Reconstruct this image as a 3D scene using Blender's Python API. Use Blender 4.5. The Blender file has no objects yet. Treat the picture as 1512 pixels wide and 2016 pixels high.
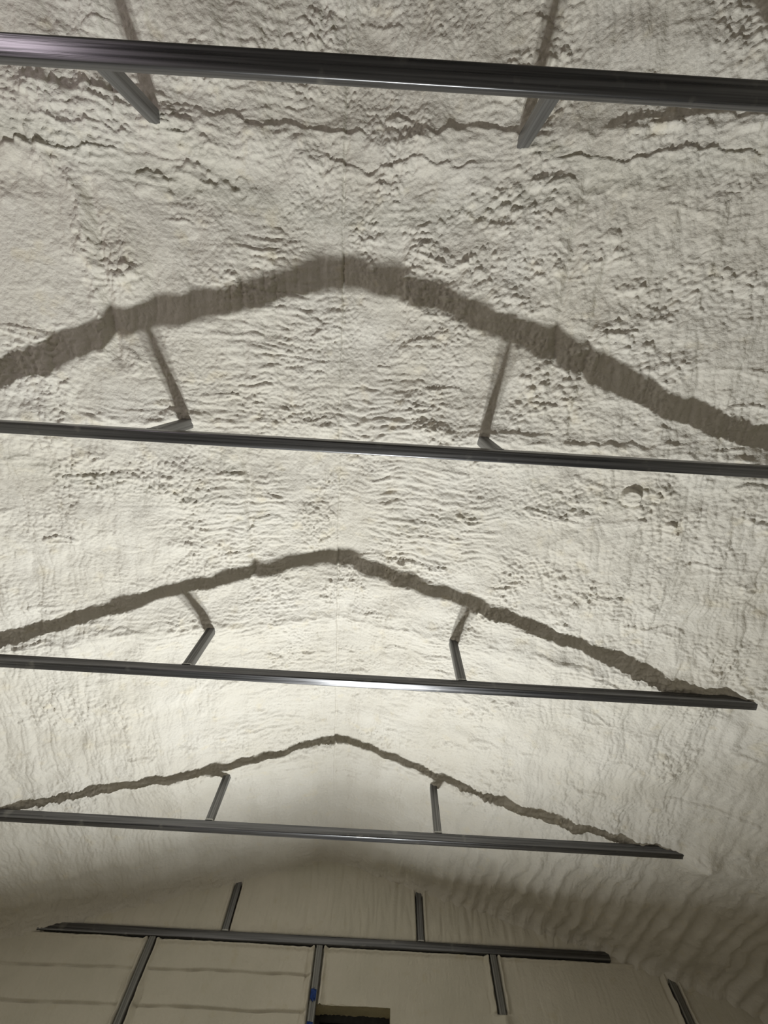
import bpy, bmesh, math, random
import numpy as np
from mathutils import Vector, Matrix

# ------------------------------------------------------------------ camera, world, lamps, exposure
SC = bpy.context.scene
COL = SC.collection
U = 1.524                        # frame spacing in metres (five feet)
CAMZ = 1.5
YAW, PITCH, ROLL, FPX = 0.0113, 1.2125, 0.0481, 791.36
cam_data = bpy.data.cameras.new('camera')
cam = bpy.data.objects.new('camera', cam_data)
COL.objects.link(cam)
cam_data.sensor_fit = 'VERTICAL'
cam_data.sensor_height = 34.6
cam_data.lens = 34.6 * FPX / 2016.0
cam_data.clip_start = 0.02
fw = Vector((math.sin(YAW) * math.cos(PITCH), math.cos(YAW) * math.cos(PITCH), math.sin(PITCH)))
rt = Vector((math.cos(YAW), -math.sin(YAW), 0))
up = rt.cross(fw)
rt2 = rt * math.cos(ROLL) + up * math.sin(ROLL)
up2 = -rt * math.sin(ROLL) + up * math.cos(ROLL)
cam.matrix_world = Matrix(((rt2.x, up2.x, -fw.x, 0), (rt2.y, up2.y, -fw.y, 0), (rt2.z, up2.z, -fw.z, CAMZ), (0, 0, 0, 1)))
SC.camera = cam

world = bpy.data.worlds.new('night')
SC.world = world
world.use_nodes = True
world.node_tree.nodes['Background'].inputs[0].default_value = (0.010, 0.011, 0.013, 1)
world.node_tree.nodes['Background'].inputs[1].default_value = 0.3

# twin-head work light on a stand, far down the room, throwing its beam up and back
LAMP_Y, LAMP_Z = 2.75 * U, CAMZ - 0.38 * U
for lx, tilt, turn in ((-0.17, 12.0, 18.0), (0.17, 28.0, 8.0)):
    ld = bpy.data.lights.new('work_light', 'AREA')
    ld.shape = 'RECTANGLE'
    ld.size, ld.size_y = 0.17, 0.12
    ld.energy = 99
    ld.color = (0.97, 0.995, 0.985)
    ld.spread = math.radians(148)
    lo = bpy.data.objects.new('work_light', ld)
    lo.location = (lx, LAMP_Y, LAMP_Z)
    el = math.radians(tilt)
    lo.rotation_euler = Vector((-math.sin(math.radians(turn)) * math.cos(el), -math.cos(math.radians(turn)) * math.cos(el), math.sin(el))).to_track_quat('-Z', 'Y').to_euler()
    COL.objects.link(lo)

# small lilac-white lamp standing behind the camera on the left (it glints on the nearest tie beam)
ld = bpy.data.lights.new('wall_lamp', 'AREA')
ld.shape = 'DISK'; ld.size = 0.40; ld.energy = 12; ld.color = (1.0, 0.86, 0.95)
lo = bpy.data.objects.new('wall_lamp', ld)
lo.location = (-3.05, -2.15, 1.45)
lo.rotation_euler = Vector((0.55, 0.45, 1.0)).to_track_quat('-Z', 'Y').to_euler()
COL.objects.link(lo)

SC.view_settings.view_transform = 'Standard'
SC.view_settings.look = 'None'
SC.view_settings.gamma = 1
SC.view_settings.use_curve_mapping = False
SC.view_settings.exposure = 0.0

# ------------------------------------------------------------------ noise helpers (numpy)
def perlin(x, y, seed=0):
    r = np.random.RandomState(seed)
    perm = r.permutation(256)
    perm = np.concatenate([perm, perm])
    ang = r.rand(256) * 2 * np.pi
    gx, gy = np.cos(ang), np.sin(ang)
    xi = np.floor(x).astype(np.int64); yi = np.floor(y).astype(np.int64)
    xf = x - xi; yf = y - yi
    u = xf * xf * xf * (xf * (xf * 6 - 15) + 10); v = yf * yf * yf * (yf * (yf * 6 - 15) + 10)
    def g(ix, iy, dx, dy):
        h = perm[perm[ix & 255] + (iy & 255)]
        return gx[h] * dx + gy[h] * dy
    a = g(xi, yi, xf, yf); b = g(xi + 1, yi, xf - 1, yf)
    c = g(xi, yi + 1, xf, yf - 1); d = g(xi + 1, yi + 1, xf - 1, yf - 1)
    return (a + (b - a) * u + (c + (d - c) * u - a - (b - a) * u) * v) * 1.5

def fbm(x, y, seed=0, n=3):
    o = 0; a = 1.0
    for i in range(n):
        o = o + a * perlin(x * 2 ** i, y * 2 ** i, seed + i * 17); a *= 0.5
    return o

def domes(x, y, seed, rmin, rmax, dens=1.0):
    """scattered round domes, one per unit cell at most; returns 0..1 height"""
    r = np.random.RandomState(seed)
    N = 128
    ox, oy, rr = r.rand(N, N), r.rand(N, N), rmin + (rmax - rmin) * r.rand(N, N)
    rr[r.rand(N, N) > dens] = 1e-3
    hh = 0.5 + 0.5 * r.rand(N, N)
    xi = np.floor(x).astype(np.int64); yi = np.floor(y).astype(np.int64)
    out = np.zeros_like(x)
    for dx in (-1, 0, 1):
        for dy in (-1, 0, 1):
            cx, cy = (xi + dx) % N, (yi + dy) % N
            d2 = (x - (xi + dx) - ox[cx, cy]) ** 2 + (y - (yi + dy) - oy[cx, cy]) ** 2
            q = 1 - d2 / rr[cx, cy] ** 2
            out = np.maximum(out, np.sqrt(np.maximum(q, 0)) * hh[cx, cy] * rr[cx, cy] / rmax)
    return out

def puff(n):
    return 1 - (1 - np.minimum(np.abs(n) * 1.5, 1)) ** 2

def sstep(a, b, x):
    t = np.clip((x - a) / (b - a), 0, 1)
    return t * t * (3 - 2 * t)

# ------------------------------------------------------------------ materials
def nodes_of(name):
    m = bpy.data.materials.new(name)
    m.use_nodes = True
    nt = m.node_tree
    return m, nt, nt.nodes['Principled BSDF'], nt.nodes, nt.links

def foam_material(name, c1, c2, c3, bump=0.5):
    m, nt, b, N, L = nodes_of(name)
    b.inputs['Roughness'].default_value = 0.72
    b.inputs['Specular IOR Level'].default_value = 0.28
    tc = N.new('ShaderNodeTexCoord')
    n1 = N.new('ShaderNodeTexNoise'); n1.inputs['Scale'].default_value = 1.9; n1.inputs['Detail'].default_value = 5; n1.inputs['Roughness'].default_value = 0.62
    L.new(tc.outputs['Object'], n1.inputs['Vector'])
    r1 = N.new('ShaderNodeValToRGB')
    r1.color_ramp.elements[0].position = 0.36; r1.color_ramp.elements[0].color = (*c1, 1)
    r1.color_ramp.elements[1].position = 0.66; r1.color_ramp.elements[1].color = (*c2, 1)
    L.new(n1.outputs['Fac'], r1.inputs['Fac'])
    n2 = N.new('ShaderNodeTexNoise'); n2.inputs['Scale'].default_value = 9; n2.inputs['Detail'].default_value = 4
    L.new(tc.outputs['Object'], n2.inputs['Vector'])
    r2 = N.new('ShaderNodeValToRGB')
    r2.color_ramp.elements[0].position = 0.60; r2.color_ramp.elements[0].color = (0, 0, 0, 1)
    r2.color_ramp.elements[1].position = 0.74; r2.color_ramp.elements[1].color = (0.6, 0.6, 0.6, 1)
    L.new(n2.outputs['Fac'], r2.inputs['Fac'])
    mx = N.new('ShaderNodeMixRGB'); mx.inputs['Color2'].default_value = (*c3, 1)
    L.new(r2.outputs['Color'], mx.inputs['Fac']); L.new(r1.outputs['Color'], mx.inputs['Color1'])
    L.new(mx.outputs['Color'], b.inputs['Base Color'])
    # fine skin relief
    n3 = N.new('ShaderNodeTexNoise'); n3.inputs['Scale'].default_value = 85; n3.inputs['Detail'].default_value = 4; n3.inputs['Roughness'].default_value = 0.6
    L.new(tc.outputs['Object'], n3.inputs['Vector'])
    wv = N.new('ShaderNodeVectorMath'); wv.operation = 'SCALE'; wv.inputs['Scale'].default_value = 0.02
    n4 = N.new('ShaderNodeTexNoise'); n4.inputs['Scale'].default_value = 22; n4.inputs['Detail'].default_value = 2
    L.new(tc.outputs['Object'], n4.inputs['Vector']); L.new(n4.outputs['Color'], wv.inputs[0])
    wa = N.new('ShaderNodeVectorMath'); wa.operation = 'ADD'
    L.new(tc.outputs['Object'], wa.inputs[0]); L.new(wv.outputs['Vector'], wa.inputs[1])
    vo = N.new('ShaderNodeTexVoronoi'); vo.feature = 'F1'; vo.inputs['Scale'].default_value = 48
    L.new(wa.outputs['Vector'], vo.inputs['Vector'])
    mm = N.new('ShaderNodeMath'); mm.operation = 'MULTIPLY_ADD'; mm.inputs[1].default_value = -0.55
    L.new(vo.outputs['Distance'], mm.inputs[0]); L.new(n3.outputs['Fac'], mm.inputs[2])
    bp = N.new('ShaderNodeBump'); bp.inputs['Strength'].default_value = bump; bp.inputs['Distance'].default_value = 0.009
    L.new(mm.outputs['Value'], bp.inputs['Height'])
    L.new(bp.outputs['Normal'], b.inputs['Normal'])
    return m

def steel_material(name, base, rough, axis, metallic=0.85):
    m, nt, b, N, L = nodes_of(name)
    b.inputs['Metallic'].default_value = metallic
    tc = N.new('ShaderNodeTexCoord'); mp = N.new('ShaderNodeMapping')
    s = [70.0, 70.0, 70.0]; s[axis] = 0.9
    mp.inputs['Scale'].default_value = s
    L.new(tc.outputs['Object'], mp.inputs['Vector'])
    n1 = N.new('ShaderNodeTexNoise'); n1.inputs['Scale'].default_value = 1.0; n1.inputs['Detail'].default_value = 3
    L.new(mp.outputs['Vector'], n1.inputs['Vector'])
    r1 = N.new('ShaderNodeValToRGB')
    r1.color_ramp.elements[0].position = 0.35; r1.color_ramp.elements[0].color = (*[c * 0.55 for c in base], 1)
    r1.color_ramp.elements[1].position = 0.65; r1.color_ramp.elements[1].color = (*[c * 1.3 for c in base], 1)
    L.new(n1.outputs['Fac'], r1.inputs['Fac'])
    n2 = N.new('ShaderNodeTexNoise'); n2.inputs['Scale'].default_value = 7; n2.inputs['Detail'].default_value = 4
    L.new(tc.outputs['Object'], n2.inputs['Vector'])
    r2 = N.new('ShaderNodeValToRGB')
    r2.color_ramp.elements[0].position = 0.62; r2.color_ramp.elements[0].color = (0, 0, 0, 1)
    r2.color_ramp.elements[1].position = 0.76; r2.color_ramp.elements[1].color = (0.45, 0.45, 0.45, 1)
    L.new(n2.outputs['Fac'], r2.inputs['Fac'])
    mx = N.new('ShaderNodeMixRGB'); mx.inputs['Color2'].default_value = (0.42, 0.41, 0.38, 1)
    L.new(r2.outputs['Color'], mx.inputs['Fac']); L.new(r1.outputs['Color'], mx.inputs['Color1'])
    L.new(mx.outputs['Color'], b.inputs['Base Color'])
    mr = N.new('ShaderNodeMapRange'); mr.inputs['To Min'].default_value = rough - 0.08; mr.inputs['To Max'].default_value = rough + 0.14
    L.new(n1.outputs['Fac'], mr.inputs['Value']); L.new(mr.outputs['Result'], b.inputs['Roughness'])
    bp = N.new('ShaderNodeBump'); bp.inputs['Strength'].default_value = 0.25; bp.inputs['Distance'].default_value = 0.004
    L.new(n1.outputs['Fac'], bp.inputs['Height']); L.new(bp.outputs['Normal'], b.inputs['Normal'])
    return m

def plain_material(name, col, rough=0.6, scale=20, var=0.25):
    m, nt, b, N, L = nodes_of(name)
    b.inputs['Roughness'].default_value = rough
    tc = N.new('ShaderNodeTexCoord')
    n1 = N.new('ShaderNodeTexNoise'); n1.inputs['Scale'].default_value = scale; n1.inputs['Detail'].default_value = 4
    L.new(tc.outputs['Object'], n1.inputs['Vector'])
    r1 = N.new('ShaderNodeValToRGB')
    r1.color_ramp.elements[0].position = 0.3; r1.color_ramp.elements[0].color = (*[c * (1 - var) for c in col], 1)
    r1.color_ramp.elements[1].position = 0.7; r1.color_ramp.elements[1].color = (*[min(1, c * (1 + var)) for c in col], 1)
    L.new(n1.outputs['Fac'], r1.inputs['Fac']); L.new(r1.outputs['Color'], b.inputs['Base Color'])
    return m

M_ROOF = foam_material('roof_foam', (0.64, 0.605, 0.53), (0.70, 0.67, 0.605), (0.69, 0.63, 0.50), 0.5)
M_WALL = foam_material('wall_foam', (0.60, 0.57, 0.48), (0.66, 0.62, 0.53), (0.58, 0.53, 0.40), 0.3)
M_CUT = foam_material('cut_foam', (0.56, 0.50, 0.33), (0.63, 0.57, 0.38), (0.52, 0.46, 0.28), 0.5)
M_CHORD = steel_material('galvanised_chord', (0.135, 0.135, 0.14), 0.27, 0)
M_BRACE = steel_material('galvanised_brace', (0.19, 0.19, 0.19), 0.40, 2, 0.7)
M_POST = steel_material('dull_post', (0.22, 0.22, 0.21), 0.5, 2, 0.6)
M_WELD = plain_material('weld_zinc', (0.42, 0.42, 0.40), 0.55, 90)
M_FLOOR = plain_material('concrete', (0.20, 0.18, 0.145), 0.7, 3)
M_TAPE = plain_material('blue_tape', (0.03, 0.10, 0.42), 0.55, 60)
M_FRAME = plain_material('dark_frame', (0.03, 0.03, 0.03), 0.5)
mg, _nt, _b, _N, _L = nodes_of('window_glass')
_b.inputs['Base Color'].default_value = (0.02, 0.02, 0.02, 1); _b.inputs['Roughness'].default_value = 0.05
_b.inputs['Transmission Weight'].default_value = 0.9
M_GLASS = mg

# ------------------------------------------------------------------ object helpers
def link(name, me, mat, parent=None, smooth=True):
    me.materials.append(mat)
    o = bpy.data.objects.new(name, me)
    COL.objects.link(o)
    if parent: o.parent = parent
    if smooth:
        me.polygons.foreach_set('use_smooth', np.ones(len(me.polygons), dtype=bool))
    return o

def grid_mesh(name, P, keep=None, flip=False):
    """P: (rows, cols, 3) array of points"""
    R, Cn = P.shape[:2]
    idx = np.arange(R * Cn).reshape(R, Cn)
    q = np.stack([idx[:-1, :-1], idx[:-1, 1:], idx[1:, 1:], idx[1:, :-1]], -1)
    if flip: q = q[..., ::-1]
    q = q.reshape(-1, 4)
    if keep is not None: q = q[keep.reshape(-1)]
    me = bpy.data.meshes.new(name)
    me.vertices.add(R * Cn); me.vertices.foreach_set('co', P.reshape(-1).astype(np.float32))
    me.loops.add(len(q) * 4); me.loops.foreach_set('vertex_index', q.reshape(-1).astype(np.int32))
    me.polygons.add(len(q)); me.polygons.foreach_set('loop_start', np.arange(0, len(q) * 4, 4, dtype=np.int32))
    me.update(calc_edges=True); me.validate()
    return me

def rounded_section(w, h, r, n=3):
    pts = []
    for cx, cy, a0 in ((w / 2 - r, h / 2 - r, 0), (-w / 2 + r, h / 2 - r, 90), (-w / 2 + r, -h / 2 + r, 180), (w / 2 - r, -h / 2 + r, 270)):
        for i in range(n + 1):
            a = math.radians(a0 + 90 * i / n)
            pts.append((cx + r * math.cos(a), cy + r * math.sin(a)))
    return pts

def tube_mesh(name, length, w, h, axis, r=0.006, wall=0.003):
    """hollow rectangular tube along local axis, starting at the origin; open ends with visible wall thickness"""
    bm = bmesh.new()
    outer = rounded_section(w, h, r)
    inner = rounded_section(w - 2 * wall, h - 2 * wall, max(r - wall, 0.001))
    def ring(sec, t):
        out = []
        for a, b in sec:
            co = (t, a, b) if axis == 0 else (a, b, t)
            out.append(bm.verts.new(co))
        return out
    o0, o1, i0, i1 = ring(outer, 0), ring(outer, length), ring(inner, 0), ring(inner, length)
    n = len(o0)
    for k in range(n):
        j = (k + 1) % n
        bm.faces.new((o0[k], o0[j], o1[j], o1[k]))
        bm.faces.new((i0[j], i0[k], i1[k], i1[j]))
        bm.faces.new((o0[j], o0[k], i0[k], i0[j]))
        bm.faces.new((o1[k], o1[j], i1[j], i1[k]))
    bmesh.ops.recalc_face_normals(bm, faces=bm.faces)
    for e in bm.edges:
        if len(e.link_faces) == 2 and e.calc_face_angle(0) > 0.9: e.smooth = False
    me = bpy.data.meshes.new(name); bm.to_mesh(me); bm.free()
    return me

def box_mesh(name, x0, x1, y0, y1, z0, z1, bev=0.0):
    bm = bmesh.new()
    bmesh.ops.create_cube(bm, size=1)
    for v in bm.verts:
        v.co = ((x0 + x1) / 2 + v.co.x * (x1 - x0), (y0 + y1) / 2 + v.co.y * (y1 - y0), (z0 + z1) / 2 + v.co.z * (z1 - z0))
    if bev: bmesh.ops.bevel(bm, geom=list(bm.edges), offset=bev, segments=2, affect='EDGES')
    me = bpy.data.meshes.new(name); bm.to_mesh(me); bm.free()
    return me

def structure(o, label=None):
    o['kind'] = 'structure'
    if label: o['label'] = label
    return o

def thing(o, label, cat, group=None):
    o['label'] = label; o['category'] = cat
    if group: o['group'] = group
    return o

# ------------------------------------------------------------------ layout numbers
XC = -0.205 * U                                 # ridge line
FR = [-0.688 * U] + [(-0.7223 + i) * U for i in range(1, 5)]   # frames along the room
HC = CAMZ + 1.367 * U                           # top of the tie beams
HR = CAMZ + 1.80 * U                            # foam surface at the ridge
SL = 0.25
HALF = 2.56 * U
XL, XR = -0.80 * U, 0.385 * U                   # braces
XEL, XER = -1.955 * U, 1.640 * U                # tie beam ends
XEL5, XER5 = -1.90 * U, 1.515 * U                # the far beam is shorter
YW = 3.271 * U                                  # foam face of the end gable
YB = -5.5 * U                                   # wall behind the camera
BEND = 0.28

cosl = math.cos(math.atan(SL)); sinl = math.sin(math.atan(SL))
S_EAVE = (HALF - BEND * 0.8) / cosl
TH0 = math.atan(SL)
S_END = S_EAVE + BEND * (math.pi / 2 - TH0)

def roof_profile(s, y=None):
    """signed distance along the slope from the ridge -> x, z and inward normal"""
    a = np.abs(s); sg = np.sign(s)
    e = 0.10 if y is None else 0.10 + 0.24 * (1 - sstep(0.1, 1.1, y))
    sm = np.sqrt(a * a + e * e) - e * 0.35
    x = np.minimum(a, S_EAVE) * cosl
    z = HR - np.minimum(sm, S_EAVE) * sinl
    th = TH0 + np.clip((a - S_EAVE) / BEND, 0, None)
    over = a > S_EAVE
    xe, ze = S_EAVE * cosl, HR - S_EAVE * sinl
    x = np.where(over, xe + BEND * (np.sin(th) - math.sin(TH0)), x)
    z = np.where(over, ze - BEND * (math.cos(TH0) - np.cos(th)), z)
    th = th * np.clip(a / e, 0, 1)
    return XC + sg * x, z, -sg * np.sin(th), -np.cos(th)

# ------------------------------------------------------------------ ceiling: sprayed foam over the roof sheets
def roof_relief(s, y):
    d = np.zeros_like(s)
    wx = fbm(s / 0.45, y / 0.45, 11, 3) * 0.05
    wy = fbm(s / 0.35, y / 0.35, 21, 3) * 0.04
    last = sstep(3.35, 4.3, y)                       # the bay by the end wall is smoother
    # big slow swell
    d += 0.026 * fbm(s / 0.75, y / 0.6, 31, 3) + 0.010 * (1 - 0.6 * last) * fbm(s / 0.20, y / 0.22, 33, 2)
    # soft ribs of the sheet metal underneath, running down the room
    ph = (s + 0.35 * wx) / 0.235
    d += 0.005 * np.cos(2 * np.pi * ph)
    # sag toward the frames
    for i, fy in enumerate(FR + [FR[0] - U, FR[0] - 2 * U]):
        wob = 0.03 * perlin(s / 0.30, s * 0 + i * 7.3, 41 + i) + 0.018 * perlin(s / 0.09, s * 0 + i * 3.1, 51 + i)
        t = (y - fy - wob)
        amp = 0.020 + 0.012 * perlin(s / 0.22, s * 0 + 0.5 + i, 61 + i)
        if i == 4: amp = amp * 0.5
        wid = 0.085 + 0.02 * perlin(s / 0.5, s * 0 + i, 71)
        # steeper on the side away from the lamp, a torn lip on the crest
        tt = np.where(t < 0, t / (wid * 1.0), t / (wid * 1.5))
        d += amp * np.exp(-tt * tt)
        lip = np.exp(-((t + 0.012) / 0.022) ** 2)
        d += 0.010 * lip * np.maximum(perlin(s / 0.055, y / 0.05 + i * 9, 81 + i) + 0.35, 0)
        # torn lips: a slow rise that breaks off on the side away from the lamp
        for off, sd, thr, am in ((-0.055, 401, -0.2, 0.014), (0.075, 411, 0.05, 0.012), (0.15, 421, 0.2, 0.010)):
            if i == 4: continue
            if i in (1, 2, 3): am, thr = am * 0.75, thr + 0.3
            t2 = t - off - 0.035 * perlin(s / 0.26, s * 0 + i * 2.7, sd + i) - 0.012 * perlin(s / 0.06, s * 0 + i * 5.1, sd + 5 + i)
            on = sstep(thr, thr + 0.25, perlin(s / 0.45 + 3, s * 0 + i * 6.3 + off * 20, sd + 9))
            d += am * on * sstep(-0.004, 0.004, t2) * np.exp(-np.clip(t2, 0, 5) / 0.055)
        # ropy crumpled band either side
        band = np.exp(-(t / 0.17) ** 2)
        d += 0.011 * band * np.abs(perlin((s + wx) / 0.16, (y + wy) / 0.040, 91 + i))
    # ridge seam: step and edge beads
    rs = s + 0.006 * perlin(y / 0.10, y * 0, 95) + 0.012 * perlin(y / 0.5, y * 0, 96)
    rm = 1 - last
    d += rm * (-0.014 * sstep(-0.005, 0.005, rs) * np.exp(-np.clip(rs, 0, 9) / 0.15) + 0.007 * np.exp(-((rs + 0.095) / 0.014) ** 2))
    d -= 0.009 * np.exp(-((rs - 0.003) / 0.007) ** 2) * rm * sstep(-0.4, 0.1, perlin(y / 0.5, y * 0 + 2, 97))
    # zones
    z1 = fbm(s / 0.8, y / 0.7, 101, 2)
    z2 = fbm(s / 0.6 + 9, y / 0.6, 111, 2)
    def G(s0, y0, a, b): return np.exp(-(((s - s0) / a) ** 2 + ((y - y0) / b) ** 2) ** 1.5)
    inner = 1 - sstep(1.05, 1.75, np.abs(s) + 0.3 * z2)
    # ladder wrinkles across the room (lines along the slope)
    lad = np.clip(G(-0.45, -0.2, 0.34, 0.45) + G(-0.72, 1.08, 0.55, 0.33) + G(0.72, 1.0, 0.42, 0.4) + G(0.4, 0.3, 0.4, 0.25) + G(-0.5, 3.2, 0.5, 0.4) + 0.7 * G(0.3, 0.35, 0.4, 0.3), 0, 1)
    A = np.clip(0.65 * sstep(-0.25, 0.35, z1) * inner + lad, 0, 1.15)
    w1 = 0.6 * puff(perlin((s + wx) / 0.12, (y + wy * 0.6) / 0.034, 121))
    w2 = np.abs(np.sin(np.pi * (y + 0.55 * wy + 0.010 * perlin(s / 0.06, y / 0.2, 131)) / 0.056)) ** 0.7
    d += A * (0.012 * w1 + 0.010 * w2 * (0.6 + 0.6 * perlin(s / 0.11, y / 0.10, 141)))
    # columns (lines down the room)
    B = (sstep(-0.1, 0.45, -z1) * inner * 0.8 + (1 - inner)) * (1 - 0.7 * lad)
    B = np.maximum(B, 0.35)
    B = np.maximum(B, 0.9 * (1 - sstep(-1.35, -1.0, y)))
    dr = s - 0.14 * np.sign(s) * (y - 1.2) * sstep(0.8, 1.6, np.abs(s)) * 0.5
    c1 = 0.6 * puff(perlin((dr + wx * 0.8) / 0.042, (y + wy) / 0.15, 151))
    c2 = np.abs(np.sin(np.pi * (dr + 0.7 * wx) / 0.098)) ** 0.7
    d += B * (0.010 * c1 + 0.010 * c2 * (0.55 + 0.6 * perlin(s / 0.3, y / 0.22, 161)) * (1 - 0.5 * last))
    # pebbled pillows everywhere
    gridc = G(-0.45, -0.2, 0.34, 0.4) + 0.6 * G(1.75, -0.25, 0.35, 0.45)
    d += 0.010 * np.clip(gridc, 0, 1) * np.abs(np.sin(np.pi * (s + 0.5 * wx) / 0.066)) ** 0.7
    k = (1 - 0.75 * last) * (0.40 + 0.85 * sstep(-0.35, 0.35, fbm(s / 0.38 + 4, y / 0.30, 261, 2)))
    # crumpled bead beside the smooth patch, lumps under the first frame
    bead = np.exp(-((s + 1.345 + 0.03 * perlin(y / 0.10, y * 0, 262)) / 0.030) ** 2) * sstep(-0.85, -0.7, y) * (1 - sstep(0.0, 0.12, y))
    d += bead * (0.016 + 0.020 * np.abs(perlin(s / 0.03, y / 0.03, 263)))
    for ls, ly, lr in ((-0.67, -0.76, 0.075), (-0.80, -0.80, 0.06), (-0.55, -0.80, 0.055), (-0.95, -0.74, 0.07), (-1.56, -0.78, 0.09), (0.44, 2.24, 0.035), (1.70, -0.12, 0.03)):
        rr = np.hypot((s - ls + 1.1 * wx) / 1.35, y - ly + 0.02 + 1.1 * wy) / lr * (1 + 0.35 * perlin(s / 0.04, y / 0.04, 264))
        d += 0.024 * lr / 0.075 * np.sqrt(np.maximum(1 - rr * rr, 0)) * np.clip(0.55 - 0.6 * (y - ly) / lr, 0, 1)
    d += k * 0.0060 * puff(perlin((s + 0.4 * wx) / 0.040, (y + 0.4 * wy) / 0.034, 171)) * (0.7 + 0.6 * sstep(-0.4, 0.4, z2))
    d += k * 0.0065 * np.abs(perlin(s / 0.018, y / 0.016, 181))
    # popped round blobs in patches
    Z = np.clip(0.8 * sstep(0.1, 0.5, z2) + G(1.0, -0.5, 0.45, 0.5) + 0.8 * G(1.35, -0.1, 0.6, 0.5) + 0.6 * G(1.7, 1.0, 0.6, 0.4) + 0.5 * G(1.1, -0.55, 0.9, 0.4), 0, 1) * k
    d += Z * 0.017 * domes(s / 0.062, y / 0.055, 191, 0.18, 0.52, 0.75)
    d += Z * 0.012 * domes(s / 0.030 + 5, y / 0.030, 201, 0.2, 0.5, 0.7)
    # isolated bigger lumps, torn edges
    d += k * 0.010 * domes(s / 0.27 + 3.7, y / 0.24, 211, 0.07, 0.17, 0.4)
    tear = perlin((s + wx) / 0.35, (y + wy) / 0.10, 221)
    d += k * 0.009 * sstep(0.42, 0.48, tear) * (1 - sstep(0.48, 0.9, tear))
    # last bay: broad slanting combs on the right, sags
    comb = np.sin(2 * np.pi * ((s + 0.10 * (y - 4.2)) + 0.9 * wx + 0.03 * perlin(s / 0.4, y / 0.5, 271)) / 0.125)
    d += last * sstep(0.6, 1.6, s + 0.4 * z2) * 0.013 * comb * (0.7 + 0.8 * perlin(s / 0.3, y / 0.35, 272))
    d += last * 0.006 * np.abs(perlin((s + wx) / 0.06, (y + wy) / 0.30, 231))
    # long soft groove down the left bay and a matching one on the right
    for s0, y0, y1 in ((-1.28, -0.7, 0.05), (1.26, -0.85, 0.05), (1.43, -0.5, 0.3), (-0.62, 0.6, 1.6)):
        g = np.exp(-((s - s0 + 0.02 * perlin(y / 0.15, y * 0, 241)) / 0.022) ** 2) * sstep(y0 - 0.1, y0, y) * (1 - sstep(y1, y1 + 0.1, y))
        d -= 0.022 * g
    # trowelled smooth patch, left of the first bay
    sm = np.exp(-(((s + 1.74) / 0.37) ** 6 + ((y + 0.38) / 0.33) ** 6))
    d = d * (1 - 0.8 * sm) + 0.8 * sm * (0.012 + 0.004 * perlin(s / 0.2, y / 0.2, 251) + 0.0025 * np.abs(perlin(s / 0.03, y / 0.05, 252)))
    # round pocket left by a pulled plug
    px, py = POCKET
    rr = np.hypot(s - px, y - py)
    d += 0.030 * (1 - sstep(0.042, 0.050, rr)) * np.clip(0.75 - 7 * (y - py) + 4 * (s - px), 0.1, 1.3) - 0.012 * np.exp(-((rr - 0.058) / 0.008) ** 2)
    # the right end of the farthest beam runs into a bulge; foam is thinner round the next two beam ends
    d -= 0.045 * G(XER5 - XC - 0.04, FR[4], 0.30, 0.20)
    se = (XER - XC) / cosl
    for fy in (FR[2], FR[3]):
        d += -0.040 * G(se - 0.06, fy, 0.22, 0.16) + 0.050 * G(se + 0.10, fy, 0.11, 0.14)
    # foam thickness, bay by bay (metres below the straight roof line, by distance from the ridge)
    q = s * cosl / U
    t1 = np.interp(q, [-1.7, -1.2, -0.97, -0.67, -0.45, -0.05, 0.1, 0.34, 0.65, 1.0, 1.33, 1.55, 1.9], [0.05, 0.047, 0.03, 0.008, 0.016, 0.005, 0, 0, -0.003, 0.015, 0.025, 0.02, 0.01])
    t2 = np.interp(q, [-1.8, -1.42, -1.16, -0.77, -0.25, 0, 0.24, 0.63, 0.93, 1.25, 1.55, 1.75], [0.02, 0.033, 0.01, 0.014, 0.002, 0.019, 0.016, 0.008, 0.008, 0.015, 0.018, 0.0])
    t3 = np.interp(q, [-1.7, -1.46, -0.97, -0.51, -0.06, 0.31, 0.6, 0.99, 1.37, 1.7], [0.0, 0.0, 0.017, 0.006, 0, -0.004, 0.018, 0.02, 0.024, 0.0])
    f12 = sstep(-0.1, 1.1, y); f23 = sstep(1.6, 2.8, y)
    d += U * ((t1 * (1 - f12) + t2 * f12) * (1 - f23) + t3 * f23) * (1 - 0.8 * sstep(4.0, 4.8, y))
    # cove into the end gable
    d += 0.06 * np.exp(-np.clip((YW - y) / 0.07, 0, 20))
    return d

POCKET = (1.83, 0.665)
xs = np.concatenate([np.linspace(-S_END, -2.9, 90)[:-1], np.arange(-2.9, 2.75, 0.0062), np.linspace(2.75, S_END, 115)])
ys = np.concatenate([np.linspace(YB, -1.62, 60)[:-1], np.arange(-1.62, 2.4, 0.0064), np.arange(2.4, YW + 0.02, 0.0095)])
Sg, Yg = np.meshgrid(xs, ys)
Dg = roof_relief(Sg, Yg)
Xp, Zp, Nx, Nz = roof_profile(Sg, Yg)
ceiling = link('ceiling', grid_mesh('ceiling', np.stack([Xp + Nx * Dg, Yg, Zp + Nz * Dg], -1), flip=True), M_ROOF)
structure(ceiling, 'cream spray foam ceiling under a pitched roof')

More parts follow.
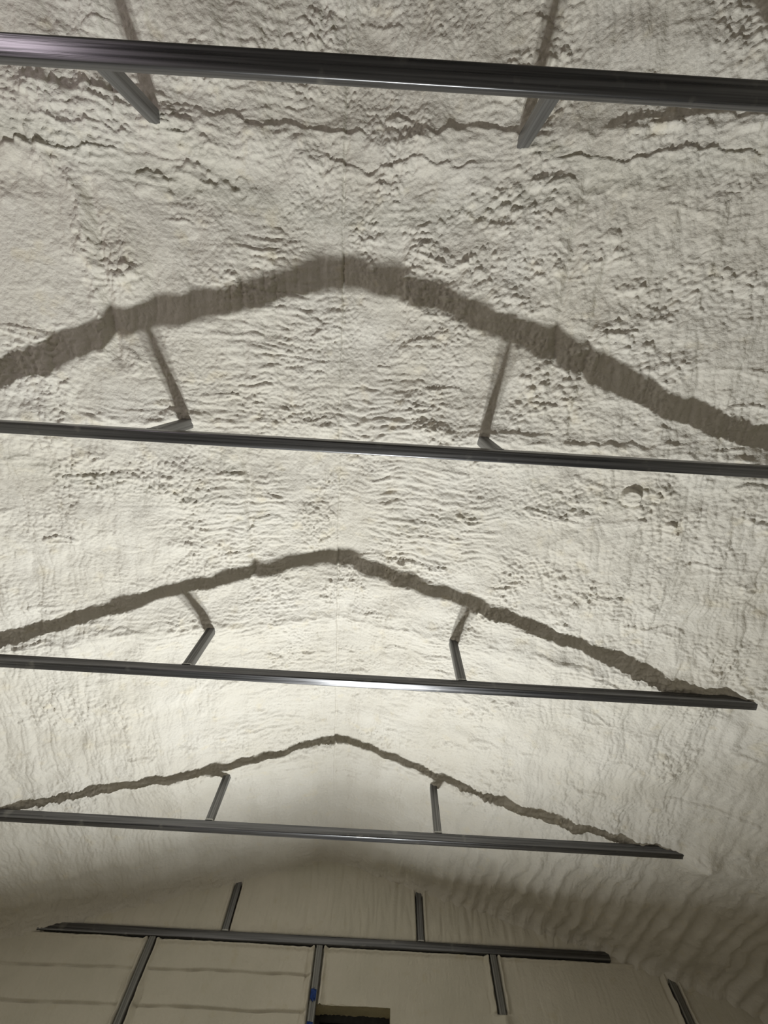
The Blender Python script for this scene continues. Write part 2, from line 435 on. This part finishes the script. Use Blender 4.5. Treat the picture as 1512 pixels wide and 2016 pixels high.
# ------------------------------------------------------------------ end gable with foam between posts
POSTS = [-1.21 * U, -0.22 * U, 0.81 * U, 1.832 * U]
OPX0, OPX1, OPZ = -0.203 * U, 0.20 * U, CAMZ + 1.092 * U
WZ0 = CAMZ + 0.94 * U
def wall_relief(x, z):
    d = 0.010 * fbm(x / 0.5, z / 0.4, 301, 3)
    d += 0.004 * np.abs(perlin(x / 0.05, z / 0.22, 311)) + 0.002 * np.abs(perlin(x / 0.03, z / 0.03, 312))
    beam = HC - 0.03
    upper = sstep(beam + 0.02, beam + 0.09, z)
    d += upper * (0.012 + 0.018 * np.abs(perlin(x / 0.075, z / 0.35, 321)))
    # foam lips along the posts, thin shadow gap beside the steel
    for i, px in enumerate(POSTS):
        up_to = CAMZ + 1.30 * U if i == 3 else beam
        mk = 1 - sstep(up_to - 0.02, up_to + 0.02, z)
        if i == 2: mk = mk * sstep(CAMZ + 1.095 * U, CAMZ + 1.105 * U, z)
        t = np.abs(x - px)
        wb = 0.008 * perlin(z / 0.06, x * 0 + i * 4, 331 + i)
        d += mk * (0.028 * np.exp(-((t - 0.055 - wb) / 0.014) ** 2) * (1 + 0.8 * perlin(z / 0.1, np.sign(x - px) * 3 + i, 341)) - 0.040 * (1 - sstep(0.036, 0.044, t)))
        d += mk * -0.020 * np.exp(-((t - 0.092 - wb) / 0.008) ** 2) * np.clip(perlin(z / 0.25, np.sign(x - px) * 5 + i, 351) + 0.3, 0, 1)
    if True:
        px = POSTS[2]
        d += 0.060 * np.exp(-((x - px) / 0.06) ** 2) * (1 - sstep(CAMZ + 1.08 * U, CAMZ + 1.10 * U, z))
    for px in (XL, XR):
        t = np.abs(x - px)
        mk = sstep(beam, beam + 0.05, z)
        d += mk * (0.016 * np.exp(-((t - 0.055) / 0.014) ** 2) - 0.055 * (1 - sstep(0.034, 0.041, t)))
    # sheet laps showing as grooves in the two left bays
    lb = 1 - sstep(POSTS[1] - 0.07, POSTS[1] - 0.04, x)
    lb = lb * (np.abs(x - POSTS[0]) > 0.06)
    for zz, sl_ in ((1.196, 0.010), (1.058, 0.006)):
        t = z - (CAMZ + zz * U + sl_ * (x + 1.9) + 0.006 * perlin(x / 0.3, x * 0 + zz * 9, 361))
        d += lb * (-0.030 * np.exp(-(t / 0.006) ** 2) * (0.75 + 0.5 * perlin(x / 0.16, x * 0 + zz, 371)) + 0.006 * np.exp(-np.clip(t, 0, 1) / 0.04) * (t > 0))
    # little foam squeeze under the beam
    d += 0.016 * np.exp(-((z - beam + 0.05 + 0.006 * perlin(x / 0.05, x * 0, 381)) / 0.012) ** 2)
    d -= 0.05 * np.exp(-((z - beam) / 0.03) ** 4) * sstep(XEL5 - 0.005, XEL5 + 0.005, x) * (1 - sstep(XER5 - 0.005, XER5 + 0.005, x))
    # rounded lip round the dark opening
    ox = np.maximum(np.maximum(OPX0 - x, x - OPX1), 0); oz = np.maximum(z - OPZ, 0)
    r = np.hypot(ox, oz)
    d += 0.012 * np.exp(-(r / 0.05) ** 2)
    return d
wx_ = np.concatenate([np.linspace(XC - HALF - 0.05, -3.2, 12)[:-1], np.arange(-3.2, 3.75, 0.0055)])
wz_ = np.concatenate([np.linspace(-0.02, WZ0, 16)[:-1], np.arange(WZ0, HR + 0.06, 0.0052)])
Xw, Zw = np.meshgrid(wx_, wz_)
Dw = wall_relief(Xw, Zw)
rag = 0.012 * perlin(Zw / 0.03, Zw * 0, 391)
xm = (Xw[:-1, :-1] + Xw[1:, 1:]) / 2; zm = (Zw[:-1, :-1] + Zw[1:, 1:]) / 2
OPB = OPZ - 1.0
roofz = HR - SL * np.abs(xm - XC) + 0.05
keep = ~((xm > OPX0) & (xm < OPX1) & (zm < OPZ) & (zm > OPB)) & (zm < roofz)
wall_front = link('wall_front', grid_mesh('wall_front', np.stack([Xw, YW - Dw, Zw], -1), keep), M_WALL)
structure(wall_front, 'foam covered end gable wall')

# opening: foam reveal, dark frame, glass
def reveal_mesh():
    bm = bmesh.new()
    D = 0.20
    rnd = random.Random(5)
    ny, nx = 8, 40
    def strip(fn, n, m):
        g = [[bm.verts.new(fn(i / n, j / m)) for j in range(m + 1)] for i in range(n + 1)]
        for i in range(n):
            for j in range(m):
                bm.faces.new((g[i][j], g[i + 1][j], g[i + 1][j + 1], g[i][j + 1]))
    jit = lambda: rnd.uniform(-0.004, 0.004)
    strip(lambda a, b: (OPX0 - 0.006 + (OPX1 - OPX0 + 0.012) * a, YW - 0.012 + D * b, OPZ + 0.006 + jit()), nx, ny)
    strip(lambda a, b: (OPX0 - 0.006 + jit(), YW - 0.012 + D * b, OPB + (OPZ + 0.008 - OPB) * a), nx, ny)
    strip(lambda a, b: (OPX1 + 0.006 + jit(), YW - 0.012 + D * b, OPB + (OPZ + 0.008 - OPB) * a), nx, ny)
    strip(lambda a, b: (OPX0 - 0.006 + (OPX1 - OPX0 + 0.012) * a, YW - 0.012 + D * b, OPB - 0.006 + jit()), nx, ny)
    me = bpy.data.meshes.new('window_reveal'); bm.to_mesh(me); bm.free()
    return me
win = bpy.data.objects.new('window_1', None); COL.objects.link(win)
win.location = ((OPX0 + OPX1) / 2, YW + 0.2, OPB)
structure(win, 'dark window opening in the end gable wall')
def wpart(name, me, mat, smooth=False):
    o = link(name, me, mat, win, smooth)
    o.matrix_parent_inverse = Matrix.Translation(-win.location)
    return o
wpart('window_reveal', reveal_mesh(), M_CUT, True)
yf = YW + 0.16
for a in ((OPX0 - 0.02, OPX0 + 0.035, OPB, OPZ), (OPX1 - 0.035, OPX1 + 0.02, OPB, OPZ), (OPX0 + 0.035, OPX1 - 0.035, OPZ - 0.035, OPZ + 0.02), (OPX0 + 0.035, OPX1 - 0.035, OPB - 0.02, OPB + 0.035)):
    wpart('window_frame', box_mesh('window_frame', a[0], a[1], yf, yf + 0.04, a[2], a[3], 0.004), M_FRAME)
wpart('window_pane', box_mesh('window_pane', OPX0 + 0.03, OPX1 - 0.03, yf + 0.015, yf + 0.021, OPB + 0.03, OPZ - 0.03), M_GLASS)

# ------------------------------------------------------------------ side walls, back wall, floor
def rough_wall(name, fn, n, m, seed, amp):
    a, b = np.meshgrid(np.linspace(0, 1, n), np.linspace(0, 1, m))
    P = fn(a, b)
    return P
EZ = float(roof_profile(np.array([S_END]))[1][0])
for side, sg in (('left', -1), ('right', 1)):
    xw = float(roof_profile(np.array([sg * S_END]))[0][0])
    yy, zz = np.meshgrid(np.linspace(YB, YW + 0.05, 260), np.linspace(-0.02, EZ + 0.01, 80))
    dd = 0.02 * fbm(yy / 0.6, zz / 0.6, 401 + sg, 3) + 0.010 * np.abs(perlin(yy / 0.12, zz / 0.5, 411))
    P = np.stack([xw - sg * dd, yy, zz], -1)
    structure(link('wall_' + side, grid_mesh('wall_' + side, P, flip=(sg < 0)), M_WALL))
xx, zz = np.meshgrid(np.linspace(XC - HALF - 0.05, XC + HALF + 0.05, 160), np.linspace(-0.02, HR + 0.05, 80))
dd = 0.02 * fbm(xx / 0.6, zz / 0.6, 421, 3)
kb = (zz[:-1, :-1] < HR - SL * np.abs(xx[:-1, :-1] - XC) + 0.05)
structure(link('wall_back', grid_mesh('wall_back', np.stack([xx, YB + dd, zz], -1), kb, flip=True), M_WALL))
structure(link('floor', box_mesh('floor', XC - HALF - 0.2, XC + HALF + 0.2, YB - 0.2, YW + 0.4, -0.15, 0.0), M_FLOOR, None, False))

# ------------------------------------------------------------------ roof trusses
TUBE = 0.060
def weld_mesh(w):
    """a lumpy bead of weld and zinc paint around the foot of a brace"""
    bm = bmesh.new()
    sec = rounded_section(w, w, 0.008, 3)
    rnd = random.Random(3)
    rings = []
    for t, off in ((0.0, 0.0022), (0.005, 0.002), (0.011, 0.0003)):
        ring = []
        for a, b in sec:
            k = 1 + (off + rnd.uniform(0.0, 0.0006)) / (w / 2)
            ring.append(bm.verts.new((a * k, b * k, t)))
        rings.append(ring)
    n = len(sec)
    for r0, r1 in zip(rings, rings[1:]):
        for k in range(n):
            bm.faces.new((r0[k], r0[(k + 1) % n], r1[(k + 1) % n], r1[k]))
    bmesh.ops.recalc_face_normals(bm, faces=bm.faces)
    me = bpy.data.meshes.new('weld_bead'); bm.to_mesh(me); bm.free()
    return me
BR_LEN = 1.665 * U - 1.367 * U + 0.01
chord_me = tube_mesh('tie_beam', XER - XEL, TUBE, TUBE, 0, 0.007); chord_me.materials.append(M_CHORD)
far_me = tube_mesh('tie_beam_far', XER5 - XEL5, TUBE, TUBE, 0, 0.007); far_me.materials.append(M_CHORD)
wide_me = tube_mesh('tie_beam_wide', XER - XEL, 0.080, 0.044, 0, 0.008); wide_me.materials.append(M_CHORD)
brace_me = tube_mesh('brace', BR_LEN, TUBE * 0.95, TUBE * 0.95, 2, 0.007); brace_me.materials.append(M_BRACE)
weld_me = weld_mesh(TUBE * 0.95); weld_me.materials.append(M_WELD)
for me in (far_me, chord_me, wide_me, brace_me, weld_me):
    me.polygons.foreach_set('use_smooth', np.ones(len(me.polygons), dtype=bool))
labels = ['nearest roof truss, its wide dark tie beam crossing right overhead',
          'second roof truss from overhead, its short braces almost hidden by its dark tie beam',
          'middle roof truss with a bright glint under its tie beam',
          'roof truss one bay before the gable wall, beam end buried in foam at right',
          'farthest roof truss, bedded in the foam of the gable wall']
for i, fy in enumerate(FR):
    t = bpy.data.objects.new('roof_truss', None); COL.objects.link(t)
    t.location = (XC, fy, HC - TUBE)
    thing(t, labels[i], 'truss', 'steel roof trusses')
    def sub(name, me, loc, parent=None):
        o = bpy.data.objects.new(name, me); COL.objects.link(o)
        o.parent = parent or t; o.location = loc
        return o
    hh = 0.044 if i == 0 else TUBE
    sub('tie_beam', (wide_me, chord_me, chord_me, chord_me, far_me)[i], ((XEL5 if i == 4 else XEL) - XC, 0, TUBE - hh / 2))
    for bx in (XL, XR):
        br = sub('brace', brace_me, (bx - XC, 0, TUBE + 0.0005))
        sub('weld_bead', weld_me, (0, 0, 0), br)

# ------------------------------------------------------------------ posts of the gable wall
post_labels = ['leftmost grey steel post below the far tie beam, between grooved foam panels',
               'grey steel wall post with blue tape, left of the dark window',
               'short exposed grey steel post right of the dark window, lower end buried in foam',
               'rightmost steel wall post, leaning out of the foam near the low right roof edge']
post_labels[3] = 'rightmost steel wall post, half buried in foam beyond the right beam end'
for i, px in enumerate(POSTS):
    top = HC - TUBE - 0.002 if i < 3 else CAMZ + 1.297 * U
    bot = 0.0
    p = bpy.data.objects.new('wall_post', None); COL.objects.link(p)
    p.location = (px, FR[4], bot)
    thing(p, post_labels[i], 'post', 'steel posts of the gable wall')
    me = tube_mesh('post_tube', top - bot, TUBE * 0.95, TUBE, 2, 0.007); me.materials.append(M_POST)
    me.polygons.foreach_set('use_smooth', np.ones(len(me.polygons), dtype=bool))
    o = bpy.data.objects.new('post_tube', me); COL.objects.link(o); o.parent = p
    bp_ = box_mesh('base_plate', -0.06, 0.06, -0.06, 0.06, 0.0, 0.008, 0.002)
    q = link('base_plate', bp_, M_POST, p, False)

# ------------------------------------------------------------------ blue tape on the second post
def tape_mesh(w, h, torn):
    rnd = random.Random(8)
    nx, nz = 8, 14
    bm = bmesh.new(); g = []
    for j in range(nz + 1):
        row = []
        for i in range(nx + 1):
            u, v = i / nx, j / nz
            x = (u - 0.5) * w; z = v * h
            if j in (0, nz): z += rnd.uniform(-torn, torn)
            y = -0.0015 - 0.004 * abs(math.sin(7 * u + 9 * v)) * torn / 0.012 - (0.0 if 0.1 < u < 0.9 else -0.001)
            row.append(bm.verts.new((x, y, z)))
        g.append(row)
    for j in range(nz):
        for i in range(nx):
            bm.faces.new((g[j][i], g[j][i + 1], g[j + 1][i + 1], g[j + 1][i]))
    r = bmesh.ops.solidify(bm, geom=list(bm.faces), thickness=0.0008)
    me = bpy.data.meshes.new('tape'); bm.to_mesh(me); bm.free()
    return me
yt = FR[4] - TUBE / 2 - 0.001
for zc, h, torn, lab in ((1.128, 0.065, 0.014, 'crumpled scrap of blue tape on the post, above the long strip'),
                         (0.93, 0.21, 0.004, 'long strip of blue masking tape down the steel post')):
    o = link('masking_tape', tape_mesh(TUBE * 0.8, h, torn), M_TAPE)
    o.location = (POSTS[1] - 0.004, yt, CAMZ + zc * U - h * 0.5 + (0.05 if zc < 1 else 0))
    thing(o, lab, 'tape', 'blue tape on the post')
